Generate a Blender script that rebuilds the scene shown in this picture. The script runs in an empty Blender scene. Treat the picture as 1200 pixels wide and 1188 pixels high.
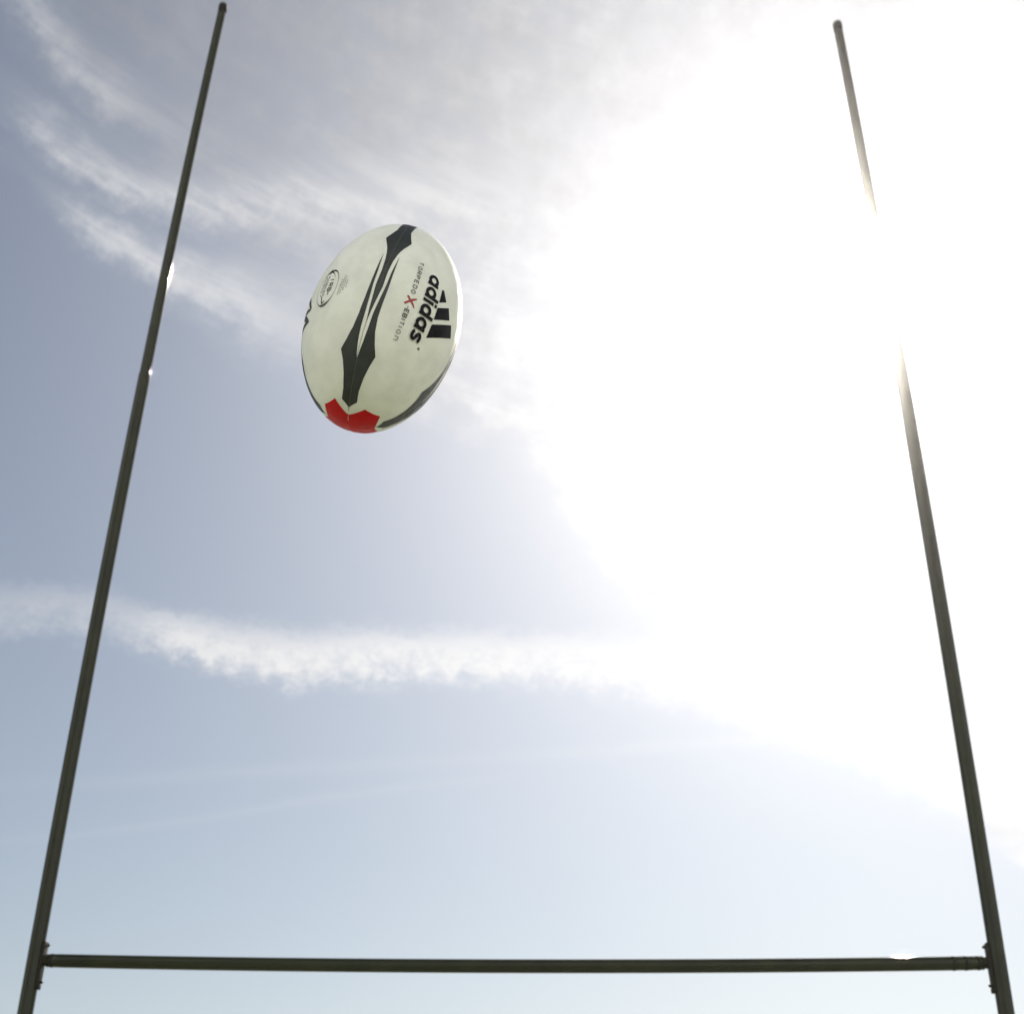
import bpy, bmesh, math, random
from mathutils import Vector, Matrix
from mathutils.geometry import tessellate_polygon
random.seed(7)
R = math.radians
sc = bpy.context.scene
EXPO = 0.6
COL = sc.collection

# ------------------------------------------------------------------ helpers
def tag(o, label=None, cat=None, group=None, kind=None):
    if label: o['label'] = label
    if cat: o['category'] = cat
    if group: o['group'] = group
    if kind: o['kind'] = kind
    return o

def empty(name, loc=(0, 0, 0)):
    o = bpy.data.objects.new(name, None)
    o.empty_display_size = 0.1
    o.location = loc
    COL.objects.link(o)
    return o

def link(name, bm, mat, parent=None, smooth=True):
    me = bpy.data.meshes.new(name)
    bmesh.ops.recalc_face_normals(bm, faces=bm.faces)
    bm.to_mesh(me); bm.free()
    if smooth:
        for p in me.polygons: p.use_smooth = True
    me.materials.append(mat)
    o = bpy.data.objects.new(name, me)
    COL.objects.link(o)
    if parent: o.parent = parent
    return o

class NT:
    """small node-tree builder"""
    def __init__(s, tree): s.t = tree; s.n = tree.nodes; s.l = tree.links
    def _in(s, sock, v):
        if v is None: return
        if hasattr(v, 'is_output'): s.l.new(v, sock)
        else: sock.default_value = v
    def new(s, t, **kw):
        n = s.n.new(t)
        for k, v in kw.items(): setattr(n, k, v)
        return n
    def m(s, op, a, b=None, c=None, clamp=False):
        n = s.new('ShaderNodeMath', operation=op); n.use_clamp = clamp
        for i, v in enumerate((a, b, c)): s._in(n.inputs[i], v)
        return n.outputs[0]
    def mr(s, v, a, b, c=0.0, d=1.0, smooth=True):
        n = s.new('ShaderNodeMapRange'); n.interpolation_type = 'SMOOTHSTEP' if smooth else 'LINEAR'
        s._in(n.inputs[0], v)
        for i, x in enumerate((a, b, c, d)): s._in(n.inputs[1 + i], x)
        return n.outputs[0]
    def mix(s, f, a, b, mode='MIX'):
        n = s.new('ShaderNodeMix'); n.data_type = 'RGBA'; n.blend_type = mode
        s._in(n.inputs[0], f); s._in(n.inputs[6], a); s._in(n.inputs[7], b)
        return n.outputs[2]
    def noise(s, vec, scale, detail=4, rough=.5, dist=0.0):
        n = s.new('ShaderNodeTexNoise')
        s._in(n.inputs['Vector'], vec)
        n.inputs['Scale'].default_value = scale; n.inputs['Detail'].default_value = detail
        n.inputs['Roughness'].default_value = rough; n.inputs['Distortion'].default_value = dist
        return n.outputs[0]
    def xyz(s, x, y, z=0.0):
        n = s.new('ShaderNodeCombineXYZ')
        for i, v in enumerate((x, y, z)): s._in(n.inputs[i], v)
        return n.outputs[0]
    def curve(s, x, pts, x0, x1, y0, y1):
        """float curve through pts (x in x0..x1, y in y0..y1)"""
        u = s.mr(x, x0, x1, 0, 1, smooth=False)
        n = s.new('ShaderNodeFloatCurve'); c = n.mapping.curves[0]
        P = [((a - x0) / (x1 - x0), (b - y0) / (y1 - y0)) for a, b in pts]
        c.points[0].location = P[0]; c.points[1].location = P[-1]
        for p in P[1:-1]: c.points.new(*p)
        n.mapping.extend = 'HORIZONTAL'; n.mapping.update()
        s._in(n.inputs['Value'], u)
        return s.mr(n.outputs[0], 0, 1, y0, y1, smooth=False)

def mat(name, color, rough=.5, metal=0, spec=.5, bump=None, var=None, coat=0):
    m = bpy.data.materials.new(name); m.use_nodes = True
    t = NT(m.node_tree); b = m.node_tree.nodes['Principled BSDF']
    b.inputs['Base Color'].default_value = (*color, 1)
    b.inputs['Roughness'].default_value = rough
    b.inputs['Metallic'].default_value = metal
    b.inputs['Specular IOR Level'].default_value = spec
    b.inputs['Coat Weight'].default_value = coat
    b.inputs['Coat Roughness'].default_value = .15
    tc = t.new('ShaderNodeTexCoord').outputs['Object']
    if var:                                   # (scale, amount): blotchy wear
        f = t.noise(tc, var[0], 6, .6)
        f = t.mr(f, .3, .7, 1 - var[1], 1 + var[1] * .6)
        col = t.mix(1.0, (*color, 1), t.xyz(f, f, f), 'MULTIPLY')
        t.l.new(col, b.inputs['Base Color'])
        t.l.new(t.mr(t.noise(tc, var[0] * 2.3, 4, .6), .3, .7, rough * .75, min(1, rough * 1.3)), b.inputs['Roughness'])
    if bump:
        n = t.new('ShaderNodeBump'); n.inputs['Strength'].default_value = bump[1]
        n.inputs['Distance'].default_value = bump[2]
        t.l.new(t.noise(tc, bump[0], 3, .55), n.inputs['Height'])
        t.l.new(n.outputs[0], b.inputs['Normal'])
    return m

# ------------------------------------------------------------------ camera
# eye height, aimed up between the posts; 45 mm lens
CAM = (0.5588, -7.7064, 1.4709); YAW, PITCH, ROLL = 0.0732, 0.5363, 0.0177
def cam_basis():
    cy, sy, cp, sp = math.cos(YAW), math.sin(YAW), math.cos(PITCH), math.sin(PITCH)
    f = Vector((-sy * cp, cy * cp, sp)); r = Vector((cy, sy, 0)); u = r.cross(f)
    r2 = r * math.cos(ROLL) + u * math.sin(ROLL); u2 = -r * math.sin(ROLL) + u * math.cos(ROLL)
    return Matrix((r2, u2, -f)).transposed()
cd = bpy.data.cameras.new('camera'); cam = bpy.data.objects.new('camera', cd); COL.objects.link(cam)
cam.matrix_world = Matrix.Translation(CAM) @ cam_basis().to_4x4()
cd.sensor_width = 36; cd.lens = 45; cd.clip_start = .05; cd.clip_end = 5000
cd.dof.use_dof = True; cd.dof.focus_distance = 1.62; cd.dof.aperture_fstop = 12
sc.camera = cam

# ------------------------------------------------------------------ sun
SUN_AZ, SUN_EL = 15.45, 38.9                  # azimuth from +Y towards +X
sd = Vector((math.sin(R(SUN_AZ)) * math.cos(R(SUN_EL)), math.cos(R(SUN_AZ)) * math.cos(R(SUN_EL)), math.sin(R(SUN_EL))))
ld = bpy.data.lights.new('sun', 'SUN'); ld.energy = 5.0; ld.angle = R(.53); ld.color = (1, .91, .81)
lo = bpy.data.objects.new('sun', ld); COL.objects.link(lo)
lo.rotation_euler = sd.to_track_quat('Z', 'Y').to_euler(); lo.location = (0, 0, 30)

# ------------------------------------------------------------------ sky
w = bpy.data.worlds.new('World'); sc.world = w; w.use_nodes = True
t = NT(w.node_tree); t.n.clear()
tc = t.new('ShaderNodeTexCoord').outputs['Generated']
sp = t.new('ShaderNodeSeparateXYZ'); t.l.new(tc, sp.inputs[0])
X, Y, Z = sp.outputs
DEG = 180 / math.pi
az = t.m('MULTIPLY', t.m('ARCTAN2', X, Y), DEG)
el = t.m('MULTIPLY', t.m('ARCSINE', t.m('MAXIMUM', t.m('MINIMUM', Z, 1.0), -1.0)), DEG)
dp = t.new('ShaderNodeVectorMath', operation='DOT_PRODUCT'); t.l.new(tc, dp.inputs[0]); dp.inputs[1].default_value = sd
th = t.m('MULTIPLY', t.m('ARCCOSINE', t.m('MINIMUM', dp.outputs['Value'], 1.0)), DEG)   # angle to the sun
sky = t.new('ShaderNodeTexSky', sky_type='NISHITA'); sky.sun_disc = False
sky.sun_elevation = R(SUN_EL); sky.sun_rotation = R(SUN_AZ)
sky.air_density = 1.0; sky.dust_density = .9; sky.ozone_density = 1.0
S = .046                                       # Background strength
def expo(x, k, a): return t.m('MULTIPLY', t.m('POWER', math.e, t.m('MULTIPLY', x, -1 / k)), a)
aur = t.m('ADD', expo(th, 16.0, 1.0 / 1.516), expo(t.m('MAXIMUM', el, 0.0), 18.0, .24 / 1.516))
# clear air: the blue sky plus thin high haze that scatters the sun forward
k = 1 / S; D = 1 / 1.516                         # D: display level 1 at this exposure
clear = t.mix(1.0, sky.outputs[0], (.86, .87, .84, 1), 'MULTIPLY')
veil = t.mix(1.0, clear, t.mix(1.0, (1.0, .985, .99, 1), t.xyz(*[t.m('MULTIPLY', aur, k)] * 3), 'MULTIPLY'), 'ADD')
# ---- clouds, laid out in azimuth / elevation
P0 = t.xyz(t.m('MULTIPLY', az, .10), t.m('MULTIPLY', el, .16))
wa = t.m('SUBTRACT', t.noise(P0, 2.2, 5, .6), .5)
wb = t.m('SUBTRACT', t.noise(t.xyz(t.m('MULTIPLY', az, .22), t.m('MULTIPLY', el, .30), 3.1), 2.2, 6, .62), .5)
wc = t.m('SUBTRACT', t.noise(t.xyz(t.m('MULTIPLY', az, .55), t.m('MULTIPLY', el, .8), 7.7), 2.0, 6, .65), .5)
elw = t.m('ADD', el, t.m('ADD', t.m('MULTIPLY', wb, 2.0), t.m('MULTIPLY', wc, .9)))
streak = t.m('SUBTRACT', t.noise(t.xyz(t.m('ADD', t.m('MULTIPLY', az, .16), t.m('MULTIPLY', el, .25)), t.m('SUBTRACT', t.m('MULTIPLY', el, .95), t.m('MULTIPLY', az, -.18)), 5.5), 1.15, 6, .62), .5)
def band(cpts, wpts, apts, e=elw, power=2.0):
    c = t.curve(az, cpts, -60, 60, 0, 60); wd = t.curve(az, wpts, -60, 60, 0, 6); a = t.curve(az, apts, -60, 60, 0, 1)
    d = t.m('DIVIDE', t.m('SUBTRACT', e, c), wd)
    g = t.m('POWER', math.e, t.m('MULTIPLY', t.m('POWER', t.m('ABSOLUTE', d), power), -1.0))
    return t.m('MULTIPLY', g, a)
# long contrail-like band
wd_ = t.m('SUBTRACT', t.noise(t.xyz(az, t.m('MULTIPLY', el, 1.3), 2.2), 1.6, 6, .7), .5)
eA = t.m('ADD', el, t.m('ADD', t.m('MULTIPLY', wb, .6), t.m('ADD', t.m('MULTIPLY', wc, 1.3), t.m('MULTIPLY', wd_, 1.2))))
bA = band([(-60, 23.6), (-29, 23.8), (-24, 24.3), (-20, 23.9), (-15.5, 23.5), (-10, 23.9), (-4, 24), (2, 23.6), (7, 22.5), (12, 20.6), (15, 18.6), (19, 16.4), (60, 10)],
          [(-60, 1), (-26, 1.0), (-20, .9), (-14, 1.1), (-8, 1.05), (0, 1.15), (10, 1.8), (60, 3)],
          [(-60, 0), (-34, .12), (-27, .30), (-23, .34), (-20, .8), (-14, .88), (-2, .85), (6, .8), (20, .5), (60, 0)], eA, 3.0)
bA = t.m('MULTIPLY', bA, t.mr(t.m('ADD', wc, wd_), -.3, .25, .6, 1.1))
# upper-left wisps
b1 = band([(-60, 46), (-36, 44.6), (-32, 43.4), (-28, 42.4), (-23, 42.4), (-18, 43.2), (-12, 43.8), (60, 46)],
          [(-60, .9), (-28, .9), (-15, 1.3), (60, 2)], [(-60, 0), (-35, .05), (-30, .5), (-24, .5), (-14, .42), (-6, .25), (2, 0), (60, 0)])
b2 = band([(-60, 44), (-33, 42), (-29.5, 40.6), (-26, 39.7), (-23.5, 39.3), (-20, 38.7), (-16, 37.6), (60, 36)],
          [(-60, .7), (-26, .75), (-22, 1.1), (-14, 1.8), (60, 2)], [(-60, 0), (-32, .05), (-28, .5), (-23, .54), (-18, .35), (-12, .1), (60, 0)])
b3 = band([(-60, 52), (-36, 48.5), (-33, 47.2), (-29, 45.6), (60, 44)],
          [(-60, 1), (-30, 1), (60, 2)], [(-60, 0), (-38, .05), (-34, .32), (-30, .3), (-25, .1), (60, 0)])
feather = t.mr(t.m('ADD', streak, t.m('MULTIPLY', wc, .5)), -.22, .2, .45, 1.2)
b1, b2, b3 = (t.m('MULTIPLY', x, feather) for x in (b1, b2, b3))
# faint lines low in the sky
d1 = band([(-60, 14), (-24, 17.2), (-16, 18.5), (-4, 19.7), (8, 20.3), (60, 20)], [(-60, .3), (60, .3)], [(-60, 0), (-27, .02), (-20, .06), (-4, .07), (6, .15), (12, 0), (60, 0)], t.m('ADD', el, t.m('MULTIPLY', wb, .3)))
d2 = band([(-60, 12), (-26, 14.7), (-19, 16.1), (-11, 17.9), (-2, 19.0), (60, 22)], [(-60, .2), (60, .2)], [(-60, 0), (-28, .02), (-20, .06), (-8, .06), (0, 0), (60, 0)], t.m('ADD', el, t.m('MULTIPLY', wb, .3)))
# the big bank: everything above a ragged lower edge
edge = t.curve(az, [(-60, 52), (-36, 47.5), (-31, 44.5), (-24, 41), (-17, 38.0), (-13, 36.0), (-9.8, 34.6), (-6, 34.3), (-2.4, 31.6), (0, 29.2), (2.5, 25.8), (5, 22.0), (8, 20.6), (11.6, 19.4), (15, 17.0), (17, 15.3), (20, 13.5), (60, 10)], -60, 60, 0, 60)
eb = t.m('ADD', el, t.m('MULTIPLY', t.mr(az, 4, 14, 1, .45), t.m('ADD', t.m('MULTIPLY', wa, 3.2), t.m('ADD', t.m('MULTIPLY', wb, 3.5), t.m('MULTIPLY', wc, 1.2)))))
below = t.m('SUBTRACT', eb, edge)
soft = t.curve(az, [(-60, 6), (-25, 5), (-14, 4.0), (-8, 2.2), (4, 1.6), (20, .9), (60, 1)], -60, 60, 0, 10)
bank = t.m('MULTIPLY', t.mr(t.m('DIVIDE', below, soft), -.6, 1.0), t.curve(az, [(-60, .1), (-36, .12), (-31, .3), (-20, .42), (-12, .62), (0, .9), (60, .95)], -60, 60, 0, 1))
bank = t.m('MULTIPLY', bank, t.mr(t.m('ADD', wa, t.m('ADD', t.m('MULTIPLY', wb, .6), t.m('MULTIPLY', streak, 1.2))), -.3, .3, .55, 1.2))
bank = t.m('MULTIPLY', bank, t.m('MULTIPLY', t.mr(Y, -.1, .2), t.mr(el, 72, 52)))
bands = t.m('MAXIMUM', t.m('MAXIMUM', bA, b3), t.m('MAXIMUM', b1, b2))
bands = t.m('ADD', bands, t.m('ADD', d1, d2), clamp=True)
# unseen bright clouds, added behind the camera to light the ball
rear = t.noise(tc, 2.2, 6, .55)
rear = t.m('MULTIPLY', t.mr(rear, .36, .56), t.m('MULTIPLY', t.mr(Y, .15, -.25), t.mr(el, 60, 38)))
# radiance of cloud: backlit thin cloud glows towards the sun
def cloudcol(c0, tint):
    c = t.m('MULTIPLY', t.m('ADD', c0, aur), k)
    return t.mix(1.0, tint, t.xyz(c, c, c), 'MULTIPLY')
c_bank = t.m('MULTIPLY', t.mr(el, 38, 50, 1.0, .62), t.m('MULTIPLY', t.curve(az, [(-60, .33), (-20, .36), (-13, .42), (-8, .45), (-3, .52), (4, .60), (60, .60)], -60, 60, 0, 1), D))
s1 = t.mix(bank, veil, cloudcol(t.m('MULTIPLY', c_bank, t.m('ADD', 1.0, t.m('ADD', t.m('MULTIPLY', wb, 1.0), t.m('MULTIPLY', streak, .45)))), (.985, .98, 1.0, 1)))
s1 = t.mix(bands, s1, cloudcol(.68 * D, (1.0, .99, .985, 1)))
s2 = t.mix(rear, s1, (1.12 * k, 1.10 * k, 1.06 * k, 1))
# below the horizon the air is plain haze
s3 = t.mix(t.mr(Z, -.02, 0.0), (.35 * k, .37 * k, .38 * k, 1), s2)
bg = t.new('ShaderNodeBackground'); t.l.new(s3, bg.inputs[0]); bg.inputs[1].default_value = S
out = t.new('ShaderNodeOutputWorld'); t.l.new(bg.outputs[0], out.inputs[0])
w.cycles.sampling_method = 'MANUAL'; w.cycles.sample_map_resolution = 1024

# ------------------------------------------------------------------ haze
hb = bmesh.new(); bmesh.ops.create_cube(hb, size=1)
bmesh.ops.scale(hb, vec=(1640, 1640, 13.0), verts=hb.verts); bmesh.ops.translate(hb, vec=(0, 0, 13.0 / 2 - 1), verts=hb.verts)
hm = bpy.data.materials.new('haze_air'); hm.use_nodes = True; ht = NT(hm.node_tree); ht.n.clear()
pv = ht.new('ShaderNodeVolumePrincipled'); pv.inputs['Color'].default_value = (1, .99, .97, 1)
pv.inputs['Density'].default_value = .0013; pv.inputs['Anisotropy'].default_value = .942  # forward-scattering haze, added so the sun's glare washes out the right post
ho = ht.new('ShaderNodeOutputMaterial'); ht.l.new(pv.outputs[0], ho.inputs['Volume'])
haze = link('haze', hb, hm, smooth=False); tag(haze, kind='stuff', label='pale haze added around the goal to make the sun glare')

# ------------------------------------------------------------------ ground
gm = bpy.data.materials.new('grass'); gm.use_nodes = True; g = NT(gm.node_tree); gb = gm.node_tree.nodes['Principled BSDF']
gc = g.new('ShaderNodeTexCoord').outputs['Object']
f1 = g.mr(g.noise(gc, .35, 6, .6), .3, .7); f2 = g.mr(g.noise(gc, 22, 6, .7), .3, .7)
c1 = g.mix(f1, (.29, .315, .215, 1), (.42, .415, .32, 1)); c2 = g.mix(f2, c1, (.25, .285, .18, 1))
g.l.new(c2, gb.inputs['Base Color']); gb.inputs['Roughness'].default_value = .85
bn = g.new('ShaderNodeBump'); bn.inputs['Distance'].default_value = .03; g.l.new(g.noise(gc, 60, 5, .7), bn.inputs['Height']); g.l.new(bn.outputs[0], gb.inputs['Normal'])
def sheet(name, x0, x1, y0, y1, z, m):
    b = bmesh.new(); b.faces.new([b.verts.new(p) for p in ((x0, y0, z), (x1, y0, z), (x1, y1, z), (x0, y1, z))])
    o = link(name, b, m, smooth=False); tag(o, kind='structure'); return o
sheet('ground', -800, 800, -800, 800, 0, gm)
lm_ = mat('line_paint', (.72, .73, .68), .8, var=(9, .35))
sheet('goal_line', -35, 35, -.05, .05, .004, lm_)

# ------------------------------------------------------------------ goal posts
def frames(path):
    out = []
    for i, p in enumerate(path):
        a = path[max(i - 1, 0)]; b = path[min(i + 1, len(path) - 1)]
        d = (b - a).normalized(); ref = Vector((0, 1, 0))
        x = ref.cross(d).normalized(); y = d.cross(x).normalized(); out.append((x, y))
    return out
def tube(bm, path, radii, seg=40, cap=True):
    rings = []
    for p, r, (x, y) in zip(path, radii, frames(path)):
        rings.append([bm.verts.new(p + (x * math.cos(a) + y * math.sin(a)) * r) for a in [2 * math.pi * k / seg for k in range(seg)]])
    for A, B in zip(rings, rings[1:]):
        for k in range(seg): bm.faces.new((A[k], A[(k + 1) % seg], B[(k + 1) % seg], B[k]))
    if cap: bm.faces.new(rings[0]); bm.faces.new(rings[-1])
def bev_box(bm, c, s, rot=None, bev=.004):
    r = bmesh.ops.create_cube(bm, size=1); vs = r['verts']
    bmesh.ops.scale(bm, vec=s, verts=vs)
    es = list({e for v in vs for e in v.link_edges})
    rb = bmesh.ops.bevel(bm, geom=es, offset=bev, segments=2, affect='EDGES', profile=.5)
    vs = list({v for v in rb['verts']} | {v for v in vs if v.is_valid})
    if rot: bmesh.ops.rotate(bm, cent=(0, 0, 0), matrix=rot, verts=vs)
    bmesh.ops.translate(bm, vec=c, verts=vs)

paint = mat('post_paint', (.018, .021, .008), .035, spec=.16, var=(3.5, .3), bump=(14, .02, .001))
steel = mat('bracket_steel', (.015, .013, .008), .6, metal=0, spec=.12, var=(30, .3), bump=(90, .3, .001))
capm = mat('cap_plastic', (.22, .25, .25), .5)
darkm = mat('cap_collar', (.012, .012, .010), .7, spec=.1)
HW = 2.8; BAR = 3.0
gp = empty('goalposts', (0, 0, 0))
tag(gp, 'tall H-shaped rugby goalposts of dark green-grey tube joined by a crossbar', 'goalposts')
def post_x(side, z, top, bow):
    u = (z - BAR) / (top - BAR)
    return side * (HW + bow * 4 * u * (1 - u)) if u > 0 else side * (HW + bow * 4 * u)
def post_r(z, top):
    if z < 7.30: return .0452
    if z < 7.33: return .0452 - .0034 * (z - 7.30) / .03      # chamfered end of the lower tube
    return .0418 - .0045 * min(1, (z - 7.33) / 3.2)
for side, top, bow in ((-1, 11.573, .043), (1, 10.946, .030)):
    n = 90; zs = sorted([top * i / n for i in range(n + 1)] + [7.30, 7.33])
    path = [Vector((post_x(side, z, top, bow), 0, z)) for z in zs]
    b = bmesh.new(); tube(b, path, [post_r(z, top) for z in zs]); up = link('upright', b, paint, gp)
    # end plug: dark collar and pale rounded cap
    b = bmesh.new(); tx = post_x(side, top, top, bow)
    tube(b, [Vector((tx, 0, top - .07)), Vector((tx, 0, top + .006))], [.0395, .0395]); link('collar', b, darkm, up)
    b = bmesh.new(); hs = [0, .012, .024, .033, .039, .042]; rs = [.040, .040, .036, .028, .016, .004]
    tube(b, [Vector((tx, 0, top + .006 + h)) for h in hs], rs); link('end_cap', b, capm, up)
    # flat plate welded to the inner face, carrying the crossbar socket
    b = bmesh.new(); ix = side * (HW - .0455)
    bev_box(b, (ix - side * .004, 0, BAR - .028), (.017, .06, .27), bev=.004)
    bev_box(b, (ix - side * .012, 0, BAR - .15), (.012, .04, .03), bev=.005)
    br = link('bracket', b, steel, gp)
    b = bmesh.new(); tube(b, [Vector((ix - side * .015, 0, BAR)), Vector((ix - side * .05, 0, BAR))], [.0325, .0325]); link('socket', b, steel, br)
    for dz in (-.125, .085):
        b = bmesh.new(); tube(b, [Vector((ix - side * .014, 0, BAR + dz)), Vector((ix - side * .026, 0, BAR + dz)), Vector((ix - side * .030, 0, BAR + dz))], [.009, .009, .006], 6); link('bolt', b, steel, br)
# crossbar with a slight sag, and ring clamps near its right-hand end
b = bmesh.new(); n = 60; x0 = -(HW - .08); x1 = HW - .085
barz = lambda x: BAR - .026 * (1 - (x / HW) ** 2)
tube(b, [Vector((x0 + (x1 - x0) * i / n, 0, barz(x0 + (x1 - x0) * i / n))) for i in range(n + 1)], [.0385] * (n + 1))
bar = link('crossbar', b, paint, gp)
for x, r, wd in ((x1 - .03, .0392, .014), (x1 - .10, .0400, .016), (x1 - .165, .0400, .016), (x0 + .03, .0392, .016)):
    b = bmesh.new(); tube(b, [Vector((x - wd / 2, 0, barz(x))), Vector((x + wd / 2, 0, barz(x)))], [r, r]); link('clamp_ring', b, darkm, bar)

# ------------------------------------------------------------------ rugby ball
BC = Vector((0.3012246, -6.4570454, 2.4807692))
BR = Matrix(((0.9626308296772277, -0.11693962672512716, 0.24426831447469619), (0.14499561551701184, 0.9843488444665655, -0.10016797830731941), (-0.22873162709989195, 0.1318426186736317, 0.9645202779960123)))
BA, BB = .14297, .095                          # half length, half width
rb = empty('rugby_ball', BC); rb.rotation_mode = 'QUATERNION'; rb.rotation_quaternion = BR.to_quaternion()
tag(rb, 'white rugby ball with black blade stripes and a red tip, in mid-air', 'rugby ball')
SEAMS = (0, 94, 181, 269)
WAND = [(-1, 0), (-.95, -.2), (-.9, -.6), (-.75, -.7), (-.66, -.9), (-.58, -1.5), (-.45, -1.5), (-.25, -1.1), (-.12, -.6), (0, -.3), (.35, -.15), (1, 0)]
def wander(tt):
    for (a, p), (b_, q) in zip(WAND, WAND[1:]):
        if tt <= b_: return p + (q - p) * max(0, (tt - a)) / (b_ - a)
    return 0
def surf(tt, ph, off=0.0):
    """point on the ball: tt = -1..1 along the long axis, ph in degrees, seams at 0, 90, 180, 270"""
    tt = max(-.99999, min(.99999, tt)); rr = math.sqrt(1 - tt * tt)
    d = min(abs((ph - wander(tt) - q + 180) % 360 - 180) for q in SEAMS) * math.pi / 180 * BB * rr           # metres from the nearest seam
    groove = -.0006 * math.exp(-(d / .0011) ** 2) * (1 - math.exp(-(rr / .12) ** 2))
    a = ph * math.pi / 180
    nx, nz = rr / BB, tt / BA; L = math.hypot(nx, nz); nx /= L; nz /= L
    o = off + groove
    r = BB * rr + nx * o
    return Vector((r * math.sin(a), -r * math.cos(a), BA * tt + nz * o))
white = mat('ball_rubber', (.76, .775, .72), .6, spec=.22, bump=(900, .3, .0007), var=(28, .09))
black = mat('print_charcoal', (.028, .033, .031), .42, spec=.35, bump=(900, .12, .0006), var=(60, .25))
ink = mat('print_black', (.004, .004, .007), .5, spec=.12)
greyink = mat('print_grey', (.035, .038, .035), .5)
paleink = mat('print_faint', (.36, .37, .32), .5)
redm = mat('print_red', (.52, .002, .005), .45, spec=.15, bump=(900, .12, .0006), var=(40, .12))
thread = mat('thread', (.10, .105, .095), .7)
phs = []
for i, q in enumerate(SEAMS):
    nxt = SEAMS[(i + 1) % 4] + (360 if i == 3 else 0)
    phs += [q + dd for dd in (-12, -9, -6.5, -4.5, -3.2, -2.4, -1.8, -1.3, -.9, -.6, -.3, 0, .3, .6, .9, 1.3, 1.8, 2.4, 3.2, 4.5, 6.5, 9, 12)]
    n = 24; phs += [q + 12 + (nxt - q - 24) * j / n for j in range(1, n)]
extra = []
for a_, b_ in zip(phs, phs[1:] + [phs[0] + 360]):
    extra.append(a_)
    if b_ - a_ > 3: extra.append((a_ + b_) / 2)
phs = extra
b = bmesh.new(); NTT = 120
ts = [-math.cos(math.pi * i / NTT) for i in range(1, NTT)]
rings = [[b.verts.new(surf(tt, p + wander(tt))) for p in phs] for tt in ts]
for A, B in zip(rings, rings[1:]):
    for k in range(len(phs)): b.faces.new((A[k], A[(k + 1) % len(phs)], B[(k + 1) % len(phs)], B[k]))
for ring, tt in ((rings[0], -1), (rings[-1], 1)):
    c = b.verts.new((0, 0, tt * BA))
    for k in range(len(phs)): b.faces.new((ring[k], ring[(k + 1) % len(phs)], c))
body = link('body', b, white, rb)

def print_mesh(polys, off=.00026, maxlen=.0028, polar=False):
    """polys: outlines in (t, degrees); or in the plane square to the axis if polar. Laid on the ball's skin."""
    bm = bmesh.new()
    for i, pg in enumerate(polys):
        o = off + .00001 * i
        tmp = bmesh.new()
        if polar: conv = lambda x, y: surf(-math.sqrt(max(0, 1 - min(1, (x * x + y * y)))), math.degrees(math.atan2(x, -y)), o)
        else: conv = lambda x, y: surf(x, y * 40.0, o)
        P = [Vector((x, y, 0)) for x, y in pg] if polar else [Vector((x, y / 40.0, 0)) for x, y in pg]
        vs = [tmp.verts.new(p) for p in P]
        for tri in tessellate_polygon([P]):
            try: tmp.faces.new([vs[k] for k in tri])
            except ValueError: pass
        for it in range(9):
            es = [e for e in tmp.edges if (conv(*e.verts[0].co.xy) - conv(*e.verts[1].co.xy)).length > maxlen]
            if not es: break
            bmesh.ops.subdivide_edges(tmp, edges=es, cuts=1)
            bmesh.ops.triangulate(tmp, faces=tmp.faces[:])
        m = {v: bm.verts.new(conv(*v.co.xy)) for v in tmp.verts}
        for f in tmp.faces:
            try: bm.faces.new([m[v] for v in f.verts])
            except ValueError: pass
        tmp.free()
    for f in bm.faces:
        if f.normal.dot(f.calc_center_median()) < 0: f.normal_flip()
    return bm
def link_print(name, bm, m):
    bm.normal_update()
    for f in bm.faces:
        if f.normal.dot(f.calc_center_median()) < 0: f.normal_flip()
    me = bpy.data.meshes.new(name); bm.to_mesh(me); bm.free()
    for p in me.polygons: p.use_smooth = True
    me.materials.append(m); o = bpy.data.objects.new(name, me); COL.objects.link(o); o.parent = rb; return o

spear = [(.945, 0), (.915, 11.5), (.87, 10.3), (.79, 8.6), (.70, 7.4), (.62, 9.4), (.545, 11.7), (.50, 9.6), (.455, 7.4), (.41, 5.7), (.36, 4.4), (.28, 3.1), (.155, 2.35), (0, 2.6), (-.12, 1.7), (-.22, 1.0), (-.351, .05)]
spear = spear + [(a, -b_) for a, b_ in spear[-2:0:-1]]
o_ = [(.35, 6.4), (.25, 6.5), (.15, 6.6), (0, 6.8), (-.15, 6.9), (-.28, 7.3), (-.40, 8.9), (-.50, 12), (-.583, 15.8), (-.66, 13.2), (-.75, 11.2), (-.84, 10.6), (-.87, 11.4), (-.905, 13.2), (-.942, .02)]
i_ = [(-.63, .02), (-.6, .8), (-.5, 2.1), (-.39, 2.8), (-.25, 3.0), (-.13, 3.7), (.01, 4.6), (.15, 4.9), (.25, 5.6)]
blade = o_ + i_
dense = lambda pl: [(pl[i][0] + (pl[(i + 1) % len(pl)][0] - pl[i][0]) * j / 3, pl[i][1] + (pl[(i + 1) % len(pl)][1] - pl[i][1]) * j / 3) for i in range(len(pl)) for j in range(3)]
polys = [[(a, wander(a) + b_) for a, b_ in dense(spear)], [(a, wander(a) + b_) for a, b_ in dense(blade)], [(a, wander(a) - b_) for a, b_ in dense(blade)]]
stripe = link_print('blade_stripe', print_mesh(polys), black)
bm = bmesh.new()                                       # stitching along the seam
s = -.955
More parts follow.
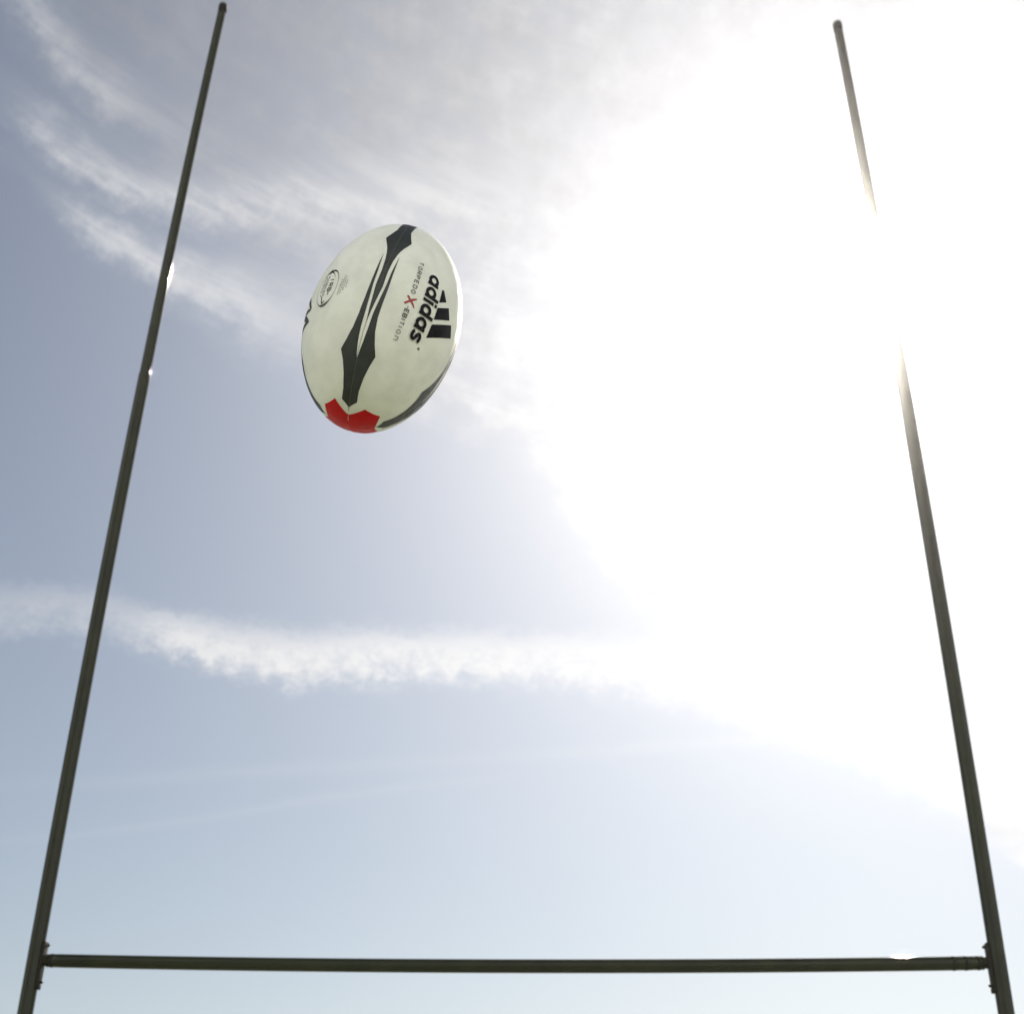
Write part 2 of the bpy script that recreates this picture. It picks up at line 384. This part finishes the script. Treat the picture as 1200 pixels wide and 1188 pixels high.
while s < .955:
    rr = math.sqrt(1 - s * s); ds = .0020 / math.hypot(BA, BB * s / max(rr, .05)); w0 = wander(s)
    i0, i1 = .28 / max(rr, .2), .4 / max(rr, .2)
    A = [bm.verts.new(surf(a_, w0 + p_, .00045)) for a_, p_ in ((s, -i0), (s, i0), (s + ds * .55, i0), (s + ds * .55, -i0))]
    B = [bm.verts.new(surf(a_, w0 + p_, -.0004)) for a_, p_ in ((s, -i1), (s, i1), (s + ds * .55, i1), (s + ds * .55, -i1))]
    bm.faces.new(A)
    for k_ in range(4): bm.faces.new((A[k_], A[(k_ + 1) % 4], B[(k_ + 1) % 4], B[k_]))
    s += ds * 1.35
stitch = link('stitching', bm, thread, rb, smooth=False)
for src in (stripe, stitch):                            # the same on the other three seams
    for q in SEAMS[1:]:
        c = src.copy(); COL.objects.link(c); c.parent = rb; c.rotation_euler = (0, 0, R(q))
# red star round the lower tip
star = []
for q in range(4):
    for tt, ph in (((-.9735, 0), (-.948, 8), (-.97, 0), (-.957, -3))[q], (-.921, 31), (-.903, 63)):
        r = math.sqrt(1 - tt * tt); a = R(q * 90 + ph); star.append((r * math.sin(a), -r * math.cos(a)))
link_print('tip_print', print_mesh([star], polar=True), redm)
# small valve mark on the seam through the red tip
link_print('valve', print_mesh([[(-.978, -1.1), (-.978, 1.1), (-.992, 2.2), (-.992, -2.2)]], off=.0006), paleink)

# ---- lettering
def ribbon(pts, wd, closed=False, w2=None):
    """stroke outline polygons (quads) in the plane, one per segment with mitred joints"""
    n = len(pts); out = []; L = []; Rr = []
    for i, p in enumerate(pts):
        a = pts[i - 1] if (i > 0 or closed) else p
        c = pts[(i + 1) % n] if (i < n - 1 or closed) else p
        d1 = Vector((p[0] - a[0], p[1] - a[1])); d2_ = Vector((c[0] - p[0], c[1] - p[1]))
        d1 = d1.normalized() if d1.length > 1e-9 else None; d2_ = d2_.normalized() if d2_.length > 1e-9 else None
        if d1 is None: d1 = d2_
        if d2_ is None: d2_ = d1
        tt = (d1 + d2_); tt = tt.normalized() if tt.length > .2 else d1
        nn = Vector((-tt.y, tt.x)); cs = max(.45, nn.dot(Vector((-d1.y, d1.x))))
        h = (wd[i] if isinstance(wd, (list, tuple)) else wd) / 2 / cs
        L.append((p[0] + nn.x * h, p[1] + nn.y * h)); Rr.append((p[0] - nn.x * h, p[1] - nn.y * h))
    rng = range(n if closed else n - 1)
    for i in rng:
        j = (i + 1) % n; out.append([L[i], L[j], Rr[j], Rr[i]])
    return out
def arc(cx, cy, rx, ry, a0, a1, n=18):
    return [(cx + rx * math.cos(R(a0 + (a1 - a0) * i / n)), cy + ry * math.sin(R(a0 + (a1 - a0) * i / n))) for i in range(n + 1)]
def to_ball(polys, t0, ph0):
    """millimetres (u along the reading direction, v up) to ball coordinates; text reads towards the red tip"""
    return [[(t0 - u / (BA * 1000), ph0 + v * .60) for u, v in pg] for pg in polys]
# the manufacturer's wordmark
XH, SW, ASC = 15.8, 4.3, 21.0
def bowl(x, wd): return ribbon(arc(x + wd / 2, XH / 2, wd / 2 - SW / 2, XH / 2 - SW / 2, 0, 354, 28), SW, closed=True)
def bar_(x0, x1, y0, y1): return [[(x0, y0), (x1, y0), (x1, y1), (x0, y1)]]
word = []; u = 0
word += bowl(0, 16.0) + bar_(12.2, 16.4, 0, XH)
word += bowl(18.6, 16.0) + bar_(30.8, 35.0, 0, ASC)
word += bar_(37.4, 41.6, 0, XH - .3) + bar_(37.4, 41.6, XH + 1.6, ASC)
word += bowl(44.0, 16.0) + bar_(56.2, 60.4, 0, ASC)
word += bowl(62.6, 16.0) + bar_(74.8, 79.0, 0, XH)
sx, sw_ = 81.4, 13.2
spts = [(sx + 11.7, 12.0), (sx + 10.6, 13.1), (sx + 8.6, 13.8), (sx + 6.2, 13.9), (sx + 4.0, 13.3), (sx + 2.6, 11.9), (sx + 2.6, 10.3), (sx + 4.0, 9.0), (sx + 6.6, 8.1), (sx + 9.2, 7.2), (sx + 10.7, 5.8), (sx + 10.7, 4.1), (sx + 9.2, 2.6), (sx + 6.6, 2.0), (sx + 4.0, 2.2), (sx + 1.8, 3.1), (sx + .9, 4.0)]
word += ribbon(spts, 4.0)
link_print('wordmark', print_mesh(to_ball(word, .325, 32.8)), ink)
link_print('registered_mark', print_mesh([p for p in to_ball(ribbon(arc(98.5, 19.5, 1.3, 1.3, 0, 340, 14), .7, closed=True) + ribbon([(98.1, 18.9), (98.1, 20.1), (98.8, 19.8), (98.3, 19.4), (98.9, 18.9)], .35), .325, 32.8)]), greyink)
stripes = [[(.243, 46.6), (.250, 48.6), (.164, 53.4), (.107, 46.4)], [(.052, 46.4), (.138, 57.6), (.046, 62.0), (-.067, 46.5)], [(-.116, 46.4), (.030, 66.0), (-.063, 71.4), (-.247, 46.4)]]
link_print('three_bar_mark', print_mesh(stripes), ink)
# small spaced line of lettering
def glyph(ch, wd, h):
    w_, m_ = wd, h / 2
    return {'T': [[(0, h), (w_, h)], [(w_ / 2, h), (w_ / 2, 0)]],
            'O': [arc(w_ / 2, h / 2, w_ / 2, h / 2, 0, 352, 16) + [(w_, h / 2)]],
            'R': [[(0, 0), (0, h), (w_ * .8, h), (w_, h * .8), (w_ * .8, m_), (0, m_)], [(w_ * .5, m_), (w_, 0)]],
            'P': [[(0, 0), (0, h), (w_ * .8, h), (w_, h * .78), (w_ * .8, m_), (0, m_)]],
            'E': [[(w_, h), (0, h), (0, 0), (w_, 0)], [(0, m_), (w_ * .8, m_)]],
            'D': [[(0, 0), (0, h), (w_ * .65, h), (w_, h * .7), (w_, h * .3), (w_ * .65, 0), (0, 0)]],
            'B': [[(0, 0), (0, h), (w_ * .8, h), (w_, h * .78), (w_ * .8, m_), (0, m_)], [(w_ * .8, m_), (w_, h * .25), (w_ * .8, 0), (0, 0)]],
            'I': [[(w_ / 2, 0), (w_ / 2, h)]],
            'N': [[(0, 0), (0, h), (w_ * .75, h), (w_, h * .75), (w_, 0)]],
            '-': [[(0, m_), (w_, m_)]]}[ch]
small = []
for ch, tc_ in (('T', .365), ('O', .312), ('R', .262), ('P', .212), ('E', .160), ('D', .108), ('O', .056)):
    for pl in glyph(ch, 4.3, 5.0): small += to_ball(ribbon([(a - 2.15, b_) for a, b_ in pl], .95), tc_, 22.6)
for ch, tc_, sw in (('-', -.100, .9), ('E', -.136, 1.15), ('B', -.180, 1.15), ('I', -.216, .95), ('T', -.250, .85), ('I', -.285, .8), ('O', -.328, .75), ('N', -.385, .75)):
    wd = 2.4 if ch == '-' else 4.3
    for pl in glyph(ch, wd, 5.0): small += to_ball(ribbon([(a - wd / 2, b_) for a, b_ in pl], sw), tc_, 22.4)
link_print('small_lettering', print_mesh(small), greyink)
xs = ribbon([(-6.2, 12.4), (-2.5, 7.6), (1.6, 3.4), (6.0, -.6)], [1.6, 3.2, 2.6, 3.0]) + ribbon([(-5.4, .2), (-1.5, 4.6), (2.6, 9.4), (6.6, 12.6)], [2.6, 2.8, 2.6, 1.2])
link_print('red_letter', print_mesh(to_ball(xs, -.035, 21.0)), mat('print_dark_red', (.30, .006, .012), .4))
# oval approval mark on the next panel
OT, OP = -.032, -43.8
ov = [(OT + .178 * math.cos(R(a)), OP + 10.2 * math.sin(R(a)) + 2.2 * math.cos(R(a)) * 0) for a in range(0, 360, 6)]
ovw = [(.0042 + .017 * max(0, math.cos(R(a))) ** 6 + .022 * max(0, -math.cos(R(a + 12))) ** 8) for a in range(0, 360, 6)]
sc40 = lambda pts: [(a, b_ / 60) for a, b_ in pts]
un40 = lambda polys: [[(a, b_ * 60) for a, b_ in p] for p in polys]
link_print('oval_mark', print_mesh(un40(ribbon(sc40(ov), ovw, closed=True))), greyink)
sw_a = ribbon(sc40([(.115, -47.5), (.135, -44.5), (.105, -41), (.06, -38.5)]), [.004, .012, .006, .002])
sw_b = ribbon(sc40([(-.085, -50), (-.13, -46.5), (-.185, -45), (-.165, -42)]), [.002, .010, .016, .004])
for q in (sw_a, sw_b): link_print('swoosh', print_mesh(un40(q)), ink)
tiny = []
for ch, tc_ in (('I', .040), ('R', -.010), ('B', -.058), ('-', -.096)):
    for pl in glyph(ch, 4.2, 6.0): tiny += to_ball(ribbon([(a - 2.1, b_) for a, b_ in pl], 1.3), tc_, -42.4)
for v_, n_ in ((-46.6, 6), (-49.3, 5)):
    for k_ in range(n_):
        for pl in glyph('ROBDEP'[k_], 3.2, 2.6): tiny += to_ball(ribbon([(a, b_) for a, b_ in pl], .5), .085 - k_ * .036, v_)
link_print('small_lettering', print_mesh(tiny), greyink)
rows = []
for j, (v_, a0, a1) in enumerate(((-25.2, .02, -.06), (-26.9, .055, -.085), (-28.6, .07, -.105), (-30.3, .03, -.115))):
    s = a0
    while s > a1:
        rows += to_ball(ribbon([(0, 0), (1.9, random.uniform(-.1, .1))], 1.5), s, v_); s -= random.choice((.018, .018, .024))
link_print('small_print', print_mesh(rows), paleink)
big = ribbon(sc40([(.03, -80), (-.035, -72), (-.10, -66), (-.185, -59.5)]), [.03, .055, .045, .022]) + ribbon(sc40([(-.185, -61), (-.175, -70), (-.19, -80)]), [.03, .045, .05]) + ribbon(sc40([(-.20, -76), (-.25, -67), (-.305, -60)]), [.05, .05, .024]) + ribbon(sc40([(-.295, -61.5), (-.30, -70), (-.315, -84)]), [.03, .045, .05])
link_print('large_lettering', print_mesh(un40(big)), greyink)

# ------------------------------------------------------------------ render settings
sc.view_settings.view_transform = 'Standard'; sc.view_settings.look = 'None'
sc.view_settings.exposure = EXPO; sc.view_settings.gamma = 1
sc.cycles.use_denoising = True
sc.cycles.volume_bounces = 0; sc.cycles.max_bounces = 8
